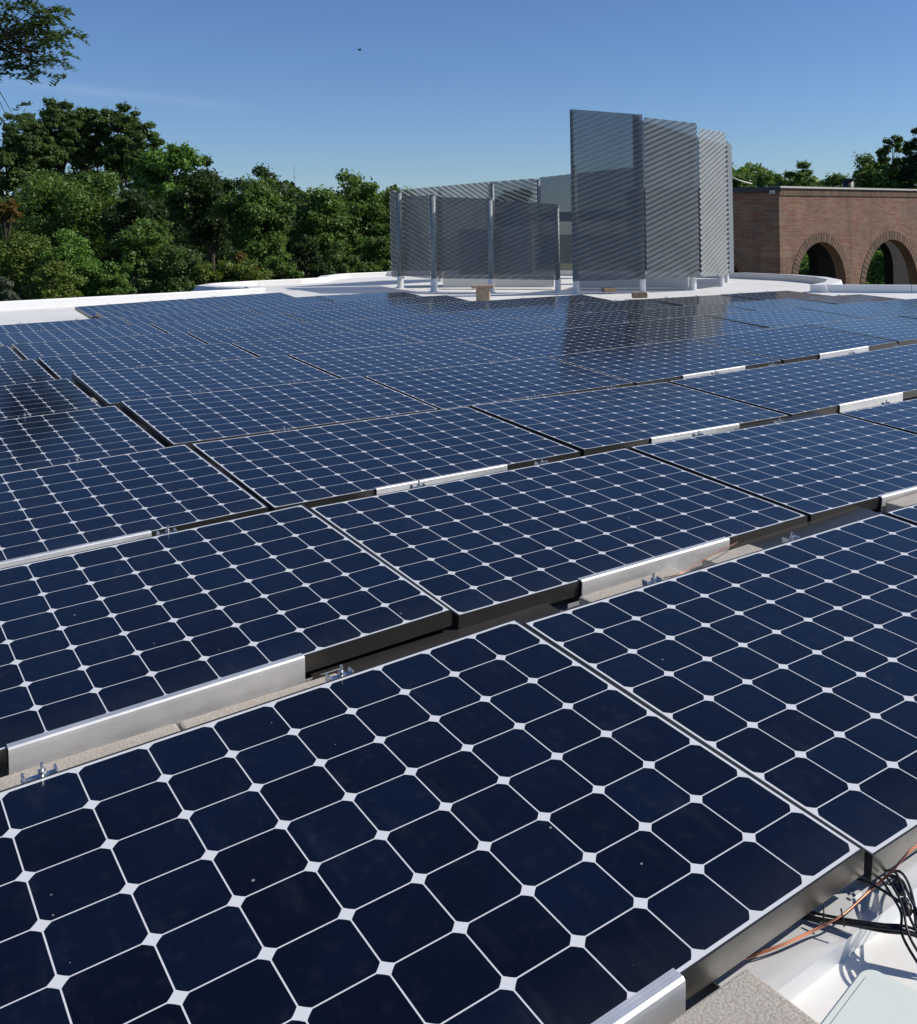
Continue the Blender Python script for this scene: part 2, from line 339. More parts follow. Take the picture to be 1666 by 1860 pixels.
def zfar(r, c, s):
    return (ZL[r] + .017 * (s - XL[r])) if c < 0 else (ZM[r] - .009 * (s - XL[r]))
def panel_matrix(r, c):
    if c < 0: s1 = XL[r] + (c + 1) * 1.585; s0 = s1 - 12 * P_CELL; tau = .0747
    else: s0 = XL[r] + .0462 + c * 1.585; s1 = s0 + 12 * P_CELL; tau = .0801
    t = Y0 + D_ROW * r
    rg = random.Random(r * 31 + c * 7); j = lambda a: rg.uniform(-a, a) if (r > 2 or c > 0) else 0
    z0 = zfar(r, c, s0) + dz(r, c) + j(.004); z1 = zfar(r, c, s1) + dz(r, c + 1) + j(.004); tau += j(.006) + (-.024 if r >= 5 and c >= 5 else 0)
    a = U * s0 + V * t + Vector((0, 0, z0)); b = U * s1 + V * t + Vector((0, 0, z1))
    x = (b - a).normalized(); y = (V * math.cos(tau) + Vector((0, 0, math.sin(tau)))); z = x.cross(y).normalized(); y = z.cross(x)
    ctr = (a + b) / 2 - y * (4 * P_CELL)
    M = Matrix.Identity(4)
    for i, k in enumerate((x, y, z, ctr)): M.col[i][:3] = k
    return M
# part meshes
bm = bmesh.new(); hx, hy = PW / 2, PH / 2
for sx in (-1, 1): box(bm, (sx * (hx - .0025), 0, -FT / 2 + .001), (.005, PH, FT))
for sy in (-1, 1): box(bm, (0, sy * (hy - .002), -FT / 2 + .001), (PW - .0102, .004, FT))
for sx in (-1, 1): box(bm, (sx * (hx - .02), 0, -FT + .0025), (.0296, PH - .0084, .003))
for sy in (-1, 1): box(bm, (0, sy * (hy - .0195), -FT + .0025), (PW - .0704, .0306, .003))
me_frame = bpy.data.meshes.new('frame'); bm.to_mesh(me_frame); bm.free(); me_frame.materials.append(M_FRAME)
bm = bmesh.new(); box(bm, (0, 0, -.003), (PW - .0104, PH - .0084, .006))
me_glass = bpy.data.meshes.new('glass'); bm.to_mesh(me_glass); bm.free(); me_glass.materials.append(M_CELL)
# aluminium deflector along the middle of the near edge: face, rolled top lip, longer lower strip
bm = bmesh.new(); y0 = -hy - .004; d0, d1 = -.335, .335
prof = [(y0 + .018, .0035), (y0 - .002, .0055), (y0 - .007, .002), (y0 - .008, -.006), (y0 - .0085, -.03), (y0 - .009, -.045), (y0 - .0095, -.056), (y0 - .004, -.056), (y0 - .004, .0), (y0 + .018, .0012)]
ra = [bm.verts.new((d0, a, b)) for a, b in prof]; rb = [bm.verts.new((d1, a, b)) for a, b in prof]
for k in range(len(prof)):
    q = (k + 1) % len(prof); bm.faces.new((ra[k], ra[q], rb[q], rb[k]))
bm.faces.new(ra[::-1]); bm.faces.new(rb)
box(bm, (.02, y0 - .0085, -.0708), (.82, .0025, .0292)); box(bm, (.02, y0 - .017, -.0845), (.82, .017, .003))
bmesh.ops.recalc_face_normals(bm, faces=bm.faces)
me_defl = bpy.data.meshes.new('wind_deflector'); bm.to_mesh(me_defl); bm.free(); me_defl.materials.append(M_ALU)
# clamp on the far edge
bm = bmesh.new()
box(bm, (0, .016, -.006), (.062, .022, .004), bevel=.0012); box(bm, (-.028, .016, .002), (.004, .022, .014), bevel=.0008); box(bm, (.028, .016, .0), (.004, .022, .012), bevel=.0008)
cyl(bm, (.004, .016, -.006), (.004, .016, .022), .0035, seg=8); cyl(bm, (.004, .016, .002), (.004, .016, .008), .0075, seg=6); box(bm, (0, .024, -.02), (.05, .003, .03))
me_clamp = bpy.data.meshes.new('clamp'); bm.to_mesh(me_clamp); bm.free(); me_clamp.materials.append(M_CLAMP)

ROWS = {0: (-1, 1), 1: (-1, 2), 2: (-1, 3), 3: (-1, 5), 4: (-1, 6), 5: (-1, 6), 6: (-1, 6), 7: (0, 4), 8: (0, 3), 9: (1, 3), 10: (1, 2)}
ORD = ['first', 'second', 'third', 'fourth', 'fifth', 'sixth', 'seventh', 'eighth', 'ninth', 'tenth', 'eleventh']
SPECIAL = {(0, -1): 'nearest dark blue solar panel filling the bottom left of the picture',
           (0, 0): 'dark blue solar panel in the front row, its near corner above the black cables',
           (1, -1): 'dark blue solar panel with the long dull grey deflector at left',
           (1, 0): 'dark blue solar panel in the second row above the dazzling white deflector',
           (10, 1): 'farthest solar panel at left, its end standing clear of the white roof',
           (10, 2): 'farthest row solar panel ending beside the white strip by the shaded roof'}
panels = {}
for r, (c0, c1) in ROWS.items():
    for c in range(c0, c1 + 1):
        k = c - c0
        lab = SPECIAL.get((r, c), 'dark blue solar panel, %s from the left in the %s row' % (ORD[k], ORD[r]))
        if (r, c) not in SPECIAL and c == c1: lab = ('dark blue solar panel in the %s row, cut by the right picture edge' if r < 5 else 'dark blue solar panel at the right end of the %s row') % ORD[r]
        if (r, c) not in SPECIAL and c == c0: lab = ('dark blue solar panel in the %s row, cut by the left picture edge' if r < 9 else 'dark blue solar panel at the left end of the %s row') % ORD[r]
        e = empty('solar_panel', (0, 0, 0), lab, 'solar panel', 'solar panels in tilted rows on the roof')
        e.matrix_world = panel_matrix(r, c); panels[(r, c)] = e
        for nm, me, x in (('frame', me_frame, None), ('glass', me_glass, None), ('wind_deflector', me_defl, 0), ('clamp', me_clamp, -.315), ('clamp', me_clamp, .3)):
            o = bpy.data.objects.new(nm, me); C.objects.link(o); o.parent = e
            if nm == 'wind_deflector' and (r > 3 or (r == 3 and c < 2)): bpy.data.objects.remove(o); continue
            if x is not None and nm == 'clamp': o.location = (x, hy - .004, 0)

# dark support trays bridging the seams behind the front rows
def stz(s, t, z): return U * s + V * t + Vector((0, 0, z))
def tray(r, s0, s1, label, za=-.165, zb=-.125):
    t = Y0 + D_ROW * r; bm = bmesh.new()
    prof = [(.03, za - .02), (.03, za), (.07, za + .005), (.40, zb - .015), (.41, zb - .05)]
    A_ = [bm.verts.new(stz(s0, t + a, b)) for a, b in prof]; B_ = [bm.verts.new(stz(s1, t + a, b)) for a, b in prof]
    for k in range(len(prof) - 1): bm.faces.new((A_[k], A_[k + 1], B_[k + 1], B_[k]))
    for s in (s0, s1):
        for t2 in (.08, .33): q_ = stz(s + (.03 if s == s0 else -.03), t + t2, 0); box(bm, (0, 0, 0), (.03, .03, .03), Matrix.Translation(q_ + Vector((0, 0, zr(q_.x, q_.y) + .015))))
    bmesh.ops.recalc_face_normals(bm, faces=bm.faces)
    return tag(obj('support_tray', bm, M_TRAY), label, 'support tray', 'dark trays bridging the panel seams')
x0 = XL[0]
tray(0, x0 - .40, x0 + .36, 'dark metal tray in the gap right of the dull grey deflector, beside a clamp')
tray(0, x0 + 1.16, x0 + 1.93, 'dark metal tray in the gap right of the dazzling white deflector')
x1 = XL[1]
tray(1, x1 - .42, x1 + .44, 'dark metal tray bridging the seam behind the second row, at left')
tray(1, x1 + 1.13, x1 + 1.93, 'dark metal tray bridging the seam behind the second row, at centre right')
tray(1, x1 + 2.7, x1 + 3.4, 'dark metal tray bridging the seam behind the second row, at the right edge')

# concrete pavers
def paver(s, t, z, ls, lt, h, label, rot=0.0):
    bm = bmesh.new(); box(bm, (0, 0, 0), (ls, lt, h), bevel=.006)
    o = obj('concrete_paver', bm, M_PAVER)
    o.matrix_world = Matrix.Translation(stz(s, t, z - h / 2)) @ Matrix.Rotation(TH + rot, 4, 'Z')
    return tag(o, label, 'paver', 'concrete ballast pavers between the panels')
t0 = Y0 + .165
paver(x0 - .95, t0, -.14, .4, .3, .06, 'sandy concrete paver under the left half of the dull grey deflector')
paver(x0 - .545, t0, -.14, .4, .3, .06, 'sandy concrete paver under the right half of the dull grey deflector')
paver(x0 + .66, t0, -.14, .4, .3, .06, 'grey concrete paver lying under the dazzling white deflector')
paver(x0 + 1.12, t0 + .01, -.14, .24, .28, .06, 'small grey concrete paver right of the dazzling white deflector')
paver(x0 + 2.33, t0 + .01, -.15, .5, .3, .06, 'grey concrete paver under the deflector at the right edge of the picture')
paver(.90, .8, -.1, .40, .40, .085, 'large sandy concrete paver in the foreground beside the pale plastic box', rot=0.0)

# ------------------------------------------------------------------ foreground wiring and box
bm = bmesh.new()
for a, b in (((-.0, .0), (.11, .003)),): box(bm, (0, 0, 0), (1.9, .09, .003))
box(bm, (0, -.0435, -.02), (1.9, .003, .037)); box(bm, (0, .0435, .008), (1.9, .003, .013))
for k in range(5): box(bm, (-.62 + k * .3, .01, .0035), (.03, .008, .002))
o = obj('mounting_rail', bm, mat('dull_galvanised_rail', (.68, .7, .72), .45, .35)); o.matrix_world = Matrix.Translation(stz(2.05, 1.04, -.165)) @ Matrix.Rotation(TH, 4, 'Z')
tag(o, 'flat aluminium rail lying on the white roof in front of the nearest panel', 'rail')
box_e = empty('junction_box', (0, 0, 0), 'pale green grey plastic junction box with rounded corners at the bottom right', 'junction box')
box_e.matrix_world = Matrix.Translation(at(1627, 1942, 1.27) * 1.0) @ Matrix.Rotation(R(48), 4, 'Z')
zt = box_e.matrix_world.translation.z
def rbox(bm, sx, sy, z0, z1, rad, inset=0.0):
    L = []
    for z, i in ((z0, 0), (z1 - inset, 0), (z1, inset)):
        ring = []
        for q, (cx, cy) in enumerate(((sx - rad, sy - rad), (-sx + rad, sy - rad), (-sx + rad, -sy + rad), (sx - rad, -sy + rad))):
            for k in range(7):
                a = R(90 * q + 15 * k); ring.append(bm.verts.new((cx + (rad - i) * math.cos(a), cy + (rad - i) * math.sin(a), z)))
        L.append(ring)
    for a, b in zip(L, L[1:]):
        for k in range(len(a)): bm.faces.new((a[k], a[(k + 1) % len(a)], b[(k + 1) % len(a)], b[k]))
    bm.faces.new(L[0][::-1]); bm.faces.new(L[-1])
bm = bmesh.new(); rbox(bm, .145, .105, -.1, -.022, .022); obj('case', bm, M_PVC, box_e)
bm = bmesh.new(); rbox(bm, .15, .11, -.02, 0, .026, .005); rbox(bm, .137, .097, 0.0005, .0035, .02, .003); lid = obj('lid', bm, M_PVC, box_e)
bm = bmesh.new()
for sx in (-1, 1):
    for sy in (-1, 1): cyl(bm, (sx * .158, sy * .06, -.05), (sx * .158, sy * .06, -.03), .012, seg=10); box(bm, (sx * .153, sy * .06, -.04), (.02, .03, .012), bevel=.003)
obj('hinge_lug', bm, M_CLAMP, box_e)

def cable(name, pts, r, m, label, cat, n=1, spread=0, ties=(), plugs=()):
    rg = random.Random(5); bm = bmesh.new()
    for k in range(n):
        off = Vector((rg.uniform(-1, 1), rg.uniform(-1, 1), rg.uniform(-.6, .6))) * spread
        tube(bm, [p + off * (1 + .5 * rg.random()) + Vector((rg.uniform(-1, 1), rg.uniform(-1, 1), rg.uniform(-1, 1))) * spread * .35 for p in pts], r, 7)
    for p, q in ties: cyl(bm, p, q, .0016, seg=6)
    for k in plugs:
        a_, b_ = pts[k], pts[k + 1]; d_ = (b_ - a_); cyl(bm, a_ + d_ * .3, a_ + d_ * .85, .0075, .0062, seg=10); cyl(bm, a_ + d_ * .52, a_ + d_ * .6, .0092, seg=10)
    return tag(obj(name, bm, m, smooth=True), label, cat)
PX = lambda x, y, z: at(x, y, (H_EYE - z) * F_PX / max(1, (y - 412 - .018 * (1010 - x) * 1.0)))
pts = [PX(1438, 1655, -.16), PX(1475, 1666, -.155), PX(1530, 1673, -.15), PX(1600, 1683, -.14), PX(1650, 1692, -.14), PX(1720, 1720, -.15)]
tz = [(PX(1496, 1680, -.15), PX(1497, 1645, -.13)), (PX(1534, 1684, -.14), PX(1528, 1650, -.12))]
cable('cable_bundle', pts, .0023, M_BLACK, 'bundle of black cables with upright ties running right from the near panel', 'cable', 5, .006, tz)
pts = [PX(1606, 1592, -.15), PX(1622, 1598, -.13), PX(1640, 1625, -.11), PX(1652, 1665, -.11), PX(1660, 1705, -.12), PX(1700, 1770, -.14)]
cable('cable_bundle', pts, .0023, M_BLACK, 'black cables hanging down below the right panel at the picture edge', 'cable', 6, .011, [(PX(1612, 1590, -.12), PX(1635, 1600, -.12)), (PX(1610, 1605, -.12), PX(1632, 1612, -.12)), (PX(1640, 1650, -.11), PX(1665, 1655, -.11))], (1, 2))
cable('cable', [PX(1530, 1590, -.15), PX(1575, 1602, -.14), PX(1620, 1628, -.12), PX(1670, 1665, -.12)], .0024, M_BLACK, 'single thin black cable drooping across the aluminium rail', 'cable')
pts = [PX(1720, 1500, -.08), PX(1660, 1540, -.09), PX(1640, 1560, -.1), PX(1615, 1588, -.12), PX(1580, 1618, -.14), PX(1530, 1662, -.14), PX(1480, 1690, -.15), PX(1420, 1718, -.152), PX(1360, 1738, -.155), PX(1300, 1752, -.16), PX(1250, 1770, -.165)]
cable('copper_wire', pts, .0014, M_COPPER, 'bare copper wire crossing the black cables in the foreground', 'wire', 2, .0016)
cable('copper_wire', [PX(1205, 1050, -.11), PX(1240, 1040, -.1), PX(1290, 1010, -.1), PX(1340, 985, -.11)], .0016, M_COPPER, 'thin copper wire over the paver by the dazzling deflector', 'wire')

# ------------------------------------------------------------------ corrugated screens
def screen(bm, A, B, za0, za1, zb0, zb1, slope=.5, pitch=.088, amp=.018, flip=1):
    """corrugated sheet from A to B (x, y), bottom/top heights at each end, diagonal ribs"""
    A, B = Vector((*A, 0)), Vector((*B, 0)); d = (B - A); Lw = d.length; d.normalize(); nn = Vector((d.y, -d.x, 0))
    cs, sn = math.cos(math.atan(slope)), math.sin(math.atan(slope)) * flip
    poly = [(0, za0), (Lw, zb0), (Lw, zb1), (0, za1)]
    w = lambda p: p[1] * cs - p[0] * sn
    lo, hi = min(map(w, poly)), max(map(w, poly))
    def clip(pl, lim, keep_ge):
        out = []
        for i in range(len(pl)):
            a, b = pl[i], pl[(i + 1) % len(pl)]; wa, wb = w(a) - lim, w(b) - lim
            if not keep_ge: wa, wb = -wa, -wb
            if wa >= 0: out.append(a)
            if (wa > 0 and wb < 0) or (wa < 0 and wb > 0):
                t = wa / (wa - wb); out.append((a[0] + (b[0] - a[0]) * t, a[1] + (b[1] - a[1]) * t))
        return out
    # trapezoid profile: (phase, depth)
    PR = [(0, 0), (.12, 0), (.42, 1), (.58, 1), (1, 0)]
    k = math.floor(lo / pitch)
    while k * pitch < hi:
        for (p0, h0), (p1, h1) in zip(PR, PR[1:]):
            w0, w1 = (k + p0) * pitch, (k + p1) * pitch
            pl = clip(clip(poly, w0, True), w1, False) if len(clip(poly, w0, True)) > 2 else []
            if len(pl) < 3: continue
            vs = []
            for q in pl:
                f = (w(q) - w0) / (w1 - w0); dep = (h0 + (h1 - h0) * f) * amp
                vs.append(bm.verts.new(A + d * q[0] + nn * dep + Vector((0, 0, q[1]))))
            try: bm.faces.new(vs)
            except ValueError: pass
        k += 1
def g2(px, y): v = at(px, 420, y); return (v.x, v.y)
def post(parent, px, y, ztop, rad=.055, boot=.28):
    x, yy = g2(px, y); ZR = zr(x, yy); bm = bmesh.new()
    cyl(bm, (x, yy, ZR + .02), (x, yy, ztop), rad, seg=14); cyl(bm, (x, yy, ztop), (x, yy, ztop + .012), rad + .008, seg=14)
    p = obj('post', bm, M_POST, parent, True); p.location = -parent.location
    bm = bmesh.new(); cyl(bm, (x, yy, ZR), (x, yy, ZR + boot), rad + .014, rad + .012, seg=14); cyl(bm, (x, yy, ZR), (x, yy, ZR + .012), rad + .06, seg=16)
    obj('boot', bm, M_BOOT, p)
def panel_part(parent, A, B, z4, **k):
    bm = bmesh.new(); screen(bm, A, B, *z4, **k); o = obj('screen_panel', bm, M_SCREEN, parent); o.location = -parent.location; return o
tw = empty('tall_screen', (*g2(1167, 19.6), -.28), 'tall corrugated grey metal screen rising like a tower above the panels', 'screen')
def face_px(parent, a, b, **k):
    (xa, ya, da_, ta, ba), (xb, yb, db_, tb, bb) = a, b
    A_, B_ = at(xa, ta, da_), at(xb, tb, db_)
    return panel_part(parent, (A_.x, A_.y), (B_.x, B_.y), (at(xa, ba, da_).z, A_.z, at(xb, bb, db_).z, B_.z), **k)
KW = dict(pitch=.098, amp=.034)
face_px(tw, (1035, 0, 19.5, 198, 511), (1167, 0, 19.3, 208, 507), slope=.36, **KW)
face_px(tw, (1169, 0, 19.35, 213, 507), (1265, 0, 19.9, 224, 503), slope=.40, **KW)
face_px(tw, (1268, 0, 19.95, 233, 503), (1317, 0, 21.3, 241, 499), slope=.36, **KW)
face_px(tw, (1319, 0, 21.4, 256, 499), (1327, 0, 23.0, 264, 494), slope=.38, **KW)
face_px(tw, (1327, 0, 23.1, 264, 494), (1318, 0, 25.0, 270, 490), slope=.38, **KW)
face_px(tw, (1329, 0, 23.2, 266, 494), (1150, 0, 23.6, 214, 492), slope=.38, **KW)
# inner lining frame of the tall front face
for (xa, xb, ya, yb, dd) in ((1035, 1046, 201, 508, 19.58), (1149, 1166, 210, 506, 19.4)):
    bm = bmesh.new(); A_, B_ = at(xa, ya, dd), at(xb, yb, dd)
    box(bm, ((A_.x + B_.x) / 2, dd, (A_.z + B_.z) / 2), (abs(B_.x - A_.x), .03, abs(A_.z - B_.z))); o = obj('frame_stile', bm, M_POST, tw); o.location = -tw.location
for px, y, z in ((1045, 19.62, 2.2), (1166, 19.5, 2.6), (1258, 20.05, 2.6), (1309, 21.3, 2.5), (1318, 23.0, 2.4)): post(tw, px, y, z, .05)
lowf = empty('low_screen', (*g2(891, 20.4), -.28), 'low front run of dark corrugated screen with three round posts before it', 'screen')
Q0, Q1, Q2, Q3, Q4 = g2(711, 23.6), g2(734, 22.6), g2(782, 21.1), g2(892, 20.5), g2(1015, 19.9)
panel_part(lowf, Q0, Q1, (-.12, 1.9, -.12, 1.86), slope=.45, pitch=.09, amp=.03)
panel_part(lowf, Q1, Q2, (-.06, 1.78, -.06, 1.72), slope=.4, pitch=.09, amp=.03)
panel_part(lowf, Q2, g2(889, 20.55), (-.05, 1.70, -.06, 1.62), slope=.42, pitch=.09, amp=.03)
panel_part(lowf, g2(896, 20.5), Q4, (-.06, 1.58, -.07, 1.46), slope=.36, pitch=.09, amp=.03)
for px, y, z, r in ((726, 22.5, 1.85, .062), (787, 20.9, 1.72, .062), (891, 20.35, 1.6, .055), (1012, 20.0, 1.4, .05)): post(lowf, px, y, z, r)
bk = empty('back_screen', (*g2(895, 27), -.28), 'rear corrugated screen with bright stripes showing above the low front screens', 'screen')
B0, B1, B2, B3 = g2(708, 23.9), g2(895, 26.8), g2(977, 27.2), g2(1100, 26.6)
panel_part(bk, B0, B1, (0, 1.95, 0, 2.27), slope=.45, flip=-1, pitch=.11, amp=.036)
panel_part(bk, g2(896, 26.9), B2, (0, 2.27, 0, 2.36), slope=.4, flip=-1, pitch=.11, amp=.036)
panel_part(bk, g2(982, 27.1), g2(1168, 26.2), (0, 2.37, 0, 2.58), slope=.4, flip=-1, pitch=.11, amp=.036)
for px, y, z in ((800, 25.4, 2.0), (896, 26.7, 2.2), (980, 27.0, 2.3)): post(bk, px, y, z, .05)
# plant inside the ring
a = at(905, 500, 23.2)
un = empty('air_handler', (a.x, a.y, zr(a.x, a.y)), 'grey ventilation unit standing inside the ring of screens', 'ventilation unit')
bm = bmesh.new(); box(bm, (0, 0, .75), (1.7, 1.2, 1.2), bevel=.02); obj('cabinet', bm, M_UNIT, un)
bm = bmesh.new()
for k in range(8): box(bm, (-.4, -.612, .4 + k * .09), (.6, .02, .05), Matrix.Rotation(0, 4, 'X'))
obj('louvre', bm, M_UNIT, un)
bm = bmesh.new()
for sx in (-1, 1):
    for sy in (-1, 1): box(bm, (sx * .75, sy * .5, .075), (.1, .1, .149))
obj('leg', bm, M_POST, un)
def curb(pa, ya, pb, yb, h, label):
    A, B = Vector((*g2(pa, ya), 0)), Vector((*g2(pb, yb), 0)); d = B - A; bm = bmesh.new()
    Mx = Matrix.Translation((A + B) / 2 + Vector((0, 0, -.29 + h / 2))) @ Matrix.Rotation(math.atan2(d.y, d.x), 4, 'Z')
    box(bm, (0, 0, 0), (d.length, .25, h), Mx, bevel=.02); return tag(obj('equipment_curb', bm, M_BOOT), label, 'curb')
curb(806, 21.9, 1008, 21.2, .26, 'low white curb behind the posts of the low front screen')
curb(1050, 20.9, 1250, 20.4, .24, 'low white curb under the tall corrugated screen')
# timber blocks and the tan pedestal
def block(px, py, z, dims, rot, label, m=M_WOOD, nm='timber_block'):
    y = (H_EYE - z) * F_PX / (py - 412 - .018 * (1010 - px)); p = at(px, py, y); bm = bmesh.new(); box(bm, (0, 0, dims[2] / 2), dims, bevel=.008)
    o = obj(nm, bm, m); o.location = p; o.rotation_euler = (0, 0, rot); return tag(o, label, 'timber block')
block(1162, 541, -.285, (.26, .16, .1), .1, 'dark timber block under the middle post of the tall screen')
block(1106, 530, -.285, (.26, .16, .08), .3, 'dark timber block lying left of the tall screen middle post')
y_ = 17.6; p = at(878, 539, y_)
pe = empty('pedestal', (p.x, p.y, zr(p.x, p.y)), 'tan masonry pedestal with a wider cap in front of the low screen', 'pedestal')
bm = bmesh.new(); box(bm, (0, 0, .12), (.24, .22, .24), bevel=.012); obj('base', bm, M_TAN, pe)
bm = bmesh.new(); box(bm, (0, 0, .265), (.4, .3, .05), bevel=.01); obj('cap', bm, M_TAN, pe)

# ------------------------------------------------------------------ brick pavilion
pav = empty('brick_pavilion', (6.81, 30, ZG), 'brick pavilion with round arches and a flat roof at the right', 'building')
WD = Vector((.75, .66, 0)).normalized(); WN = Vector((WD.y, -WD.x, 0))
def wall_mesh(name, O, D, length, ztop, zbot, arches, thick, parent, m, inward):
    """wall along D from O with round arched openings (a_centre, radius, crown z)"""
    bm = bmesh.new(); uv = bm.loops.layers.uv.new('wall')
    def face(pts, uvs):
        f = bm.faces.new([bm.verts.new(p) for p in pts])
        for l, q in zip(f.loops, uvs): l[uv].uv = q
    P = lambda a, z, dpt: O + D * a + inward * dpt + Vector((0, 0, z))
    xs = {0.0, length}
    for c, r, cz in arches:
        for k in range(25): xs.add(min(max(c - r * math.cos(math.pi * k / 24), 0), length))
    xs = sorted(xs)
    def low(a):
        for c, r, cz in arches:
            if abs(a - c) <= r + 1e-6: return cz - r + math.sqrt(max(0, r * r - (a - c) ** 2))
        return None
    for a, b in zip(xs, xs[1:]):
        mid = low((a + b) / 2); la, lb = (low(a), low(b)) if mid is not None else (zbot, zbot)
        if mid is not None:
            la = zbot if la is None else la; lb = zbot if lb is None else lb
        for dpt in (0, thick):
            face([P(a, la, dpt), P(b, lb, dpt), P(b, ztop, dpt), P(a, ztop, dpt)], [(a, la), (b, lb), (b, ztop), (a, ztop)])
        if mid is not None: face([P(a, la, 0), P(b, lb, 0), P(b, lb, thick), P(a, la, thick)], [(a, 0), (b, 0), (b, thick), (a, thick)])
    for c, r, cz in arches:
        for sgn in (-1, 1):
            a = c + sgn * r; face([P(a, zbot, 0), P(a, cz - r, 0), P(a, cz - r, thick), P(a, zbot, thick)], [(0, zbot), (0, cz - r), (thick, cz - r), (thick, zbot)])
    for a in (0, length): face([P(a, zbot, 0), P(a, ztop, 0), P(a, ztop, thick), P(a, zbot, thick)], [(0, zbot), (0, ztop), (thick, ztop), (thick, zbot)])
    bmesh.ops.remove_doubles(bm, verts=bm.verts, dist=1e-5)
    return obj(name, bm, m, parent)
def voussoirs(O, D, out, c, r, cz, parent, n=34, dep=.3):
    bm = bmesh.new(); z0 = cz - r
    for k in range(n):
        a0, a1 = math.pi * (k + .08) / n, math.pi * (k + .92) / n
        ring = []
        for rr, a in ((r, a0), (r + dep, a0), (r + dep, a1), (r, a1)): ring.append(O + D * (c + rr * math.cos(a)) + Vector((0, 0, z0 + rr * math.sin(a))))
        f0 = [bm.verts.new(p + out * .022) for p in ring]; f1 = [bm.verts.new(p - out * .01) for p in ring]
        bm.faces.new(f0); 
        for q in range(4): bm.faces.new((f0[q], f1[q], f1[(q + 1) % 4], f0[(q + 1) % 4]))
    bmesh.ops.recalc_face_normals(bm, faces=bm.faces)
    return obj('arch_ring', bm, M_VOUS, parent)
# children of the pavilion are built in world coordinates, then shifted to its origin
def adopt(o): o.location = -Vector(pav.location); return o
OC = Vector((6.81, 30, 0)); ZT = 2.02
ARC = [(2.19, 1.36, .37), (6.47, 1.77, .35), (11.0, 1.77, .35)]
adopt(wall_mesh('front_wall', OC, WD, 14, ZT, ZG, ARC, .34, pav, M_BRICK, -WN))
for a_ in ARC: adopt(voussoirs(OC, WD, WN, *a_, pav))
SD = Vector((-1, -.06, 0)).normalized(); SN = Vector((SD.y * -1, SD.x, 0))
SN = Vector((-.06, -1, 0)).normalized() if SN.y > 0 else SN
SA = [(3.2, 1.36 + .6, .45)]
sw = adopt(wall_mesh('side_wall', OC + SD * .002, SD, 4.6, ZT - .02, ZG, [(2.35, 1.36, .2)], .5, pav, M_BRICK, -SN))
for a_ in [(2.35, 1.36, .2)]: adopt(voussoirs(OC, SD, SN, *a_, pav))
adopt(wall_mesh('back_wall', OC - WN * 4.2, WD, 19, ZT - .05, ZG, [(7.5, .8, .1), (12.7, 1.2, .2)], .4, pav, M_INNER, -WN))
bm = bmesh.new()
for z, h, prj in ((1.86, .3, .03),):
    n = 64
    for k in range(n * 3):
        a = k * 14 / (n * 3); b = a + 14 / (n * 3) - .012
        pts = [OC + WD * q + WN * dd + Vector((0, 0, zz)) for q, dd, zz in ((a, .03, 1.84), (b, .03, 1.84), (b, .03, 2.06), (a, .03, 2.06))]
        f0 = [bm.verts.new(p) for p in pts]; bm.faces.new(f0); f1 = [bm.verts.new(p - WN * .04) for p in pts]
        for q in range(4): bm.faces.new((f0[q], f1[q], f1[(q + 1) % 4], f0[(q + 1) % 4]))
bmesh.ops.recalc_face_normals(bm, faces=bm.faces)
adopt(obj('soldier_course', bm, M_VOUS, pav))
def slab(name, pts, z0, z1, m):
    bm = bmesh.new(); t = [bm.verts.new((p.x, p.y, z1)) for p in pts]; b = [bm.verts.new((p.x, p.y, z0)) for p in pts]
    bm.faces.new(t); bm.faces.new(b[::-1])
    for i in range(len(pts)):
        j = (i + 1) % len(pts); bm.faces.new((t[i], b[i], b[j], t[j]))
    bmesh.ops.recalc_face_normals(bm, faces=bm.faces); return adopt(obj(name, bm, m, pav))
slab('roof', [OC + WN * -.1, OC + WD * 14 - WN * .1, OC + WD * 14 - WN * 4.6, OC + SD * 4.6 - WN * 5.5 + Vector((0, 2, 0)), OC + SD * 4.6 - SN * .1], 1.2, 1.5, M_COPED)
slab('coping', [OC + WN * .08 - WD * .02, OC + WD * 14 + WN * .08, OC + WD * 14 - WN * .62, OC - WN * .62], 2.065, 2.125, M_COPE)
slab('coping', [OC + SN * .08 - SD * .03, OC + SD * 4.6 + SN * .08, OC + SD * 4.6 - SN * .56, OC - SN * .56 + SD * .7], 1.93, 2.1, M_COPED)
# interior ground slab colour is the ground itself; wall lamp at the corner
p = at(1406, 348, 29.6); lb = empty('wall_lamp', p, 'small floodlight on the corner of the brick pavilion', 'lamp')
bm = bmesh.new(); box(bm, (0, .1, 0), (.05, .2, .05)); obj('bracket', bm, M_COPED, lb)
bm = bmesh.new(); box(bm, (-.06, 0, -.02), (.16, .1, .1), bevel=.02); obj('housing', bm, M_UNIT, lb)
p = at(1541, 333, 34.5); ch = empty('flue', (p.x, p.y, 1.5), 'dark round flue with a flat cap on the pavilion roof', 'flue')
bm = bmesh.new(); cyl(bm, (0, 0, 0), (0, 0, .95), .2, seg=16); obj('pipe', bm, M_COPED, ch, True)
bm = bmesh.new(); cyl(bm, (0, 0, .97), (0, 0, 1.01), .25, seg=16); obj('cap', bm, M_COPED, ch)
bm = bmesh.new(); tube(bm, [at(1322, 318, 29), at(1345, 328, 29), at(1366, 334, 29.2)], .02, 6)
tag(obj('conduit', bm, M_COPE), 'pale pipe sloping down onto the pavilion roof beside the tall screen', 'pipe')

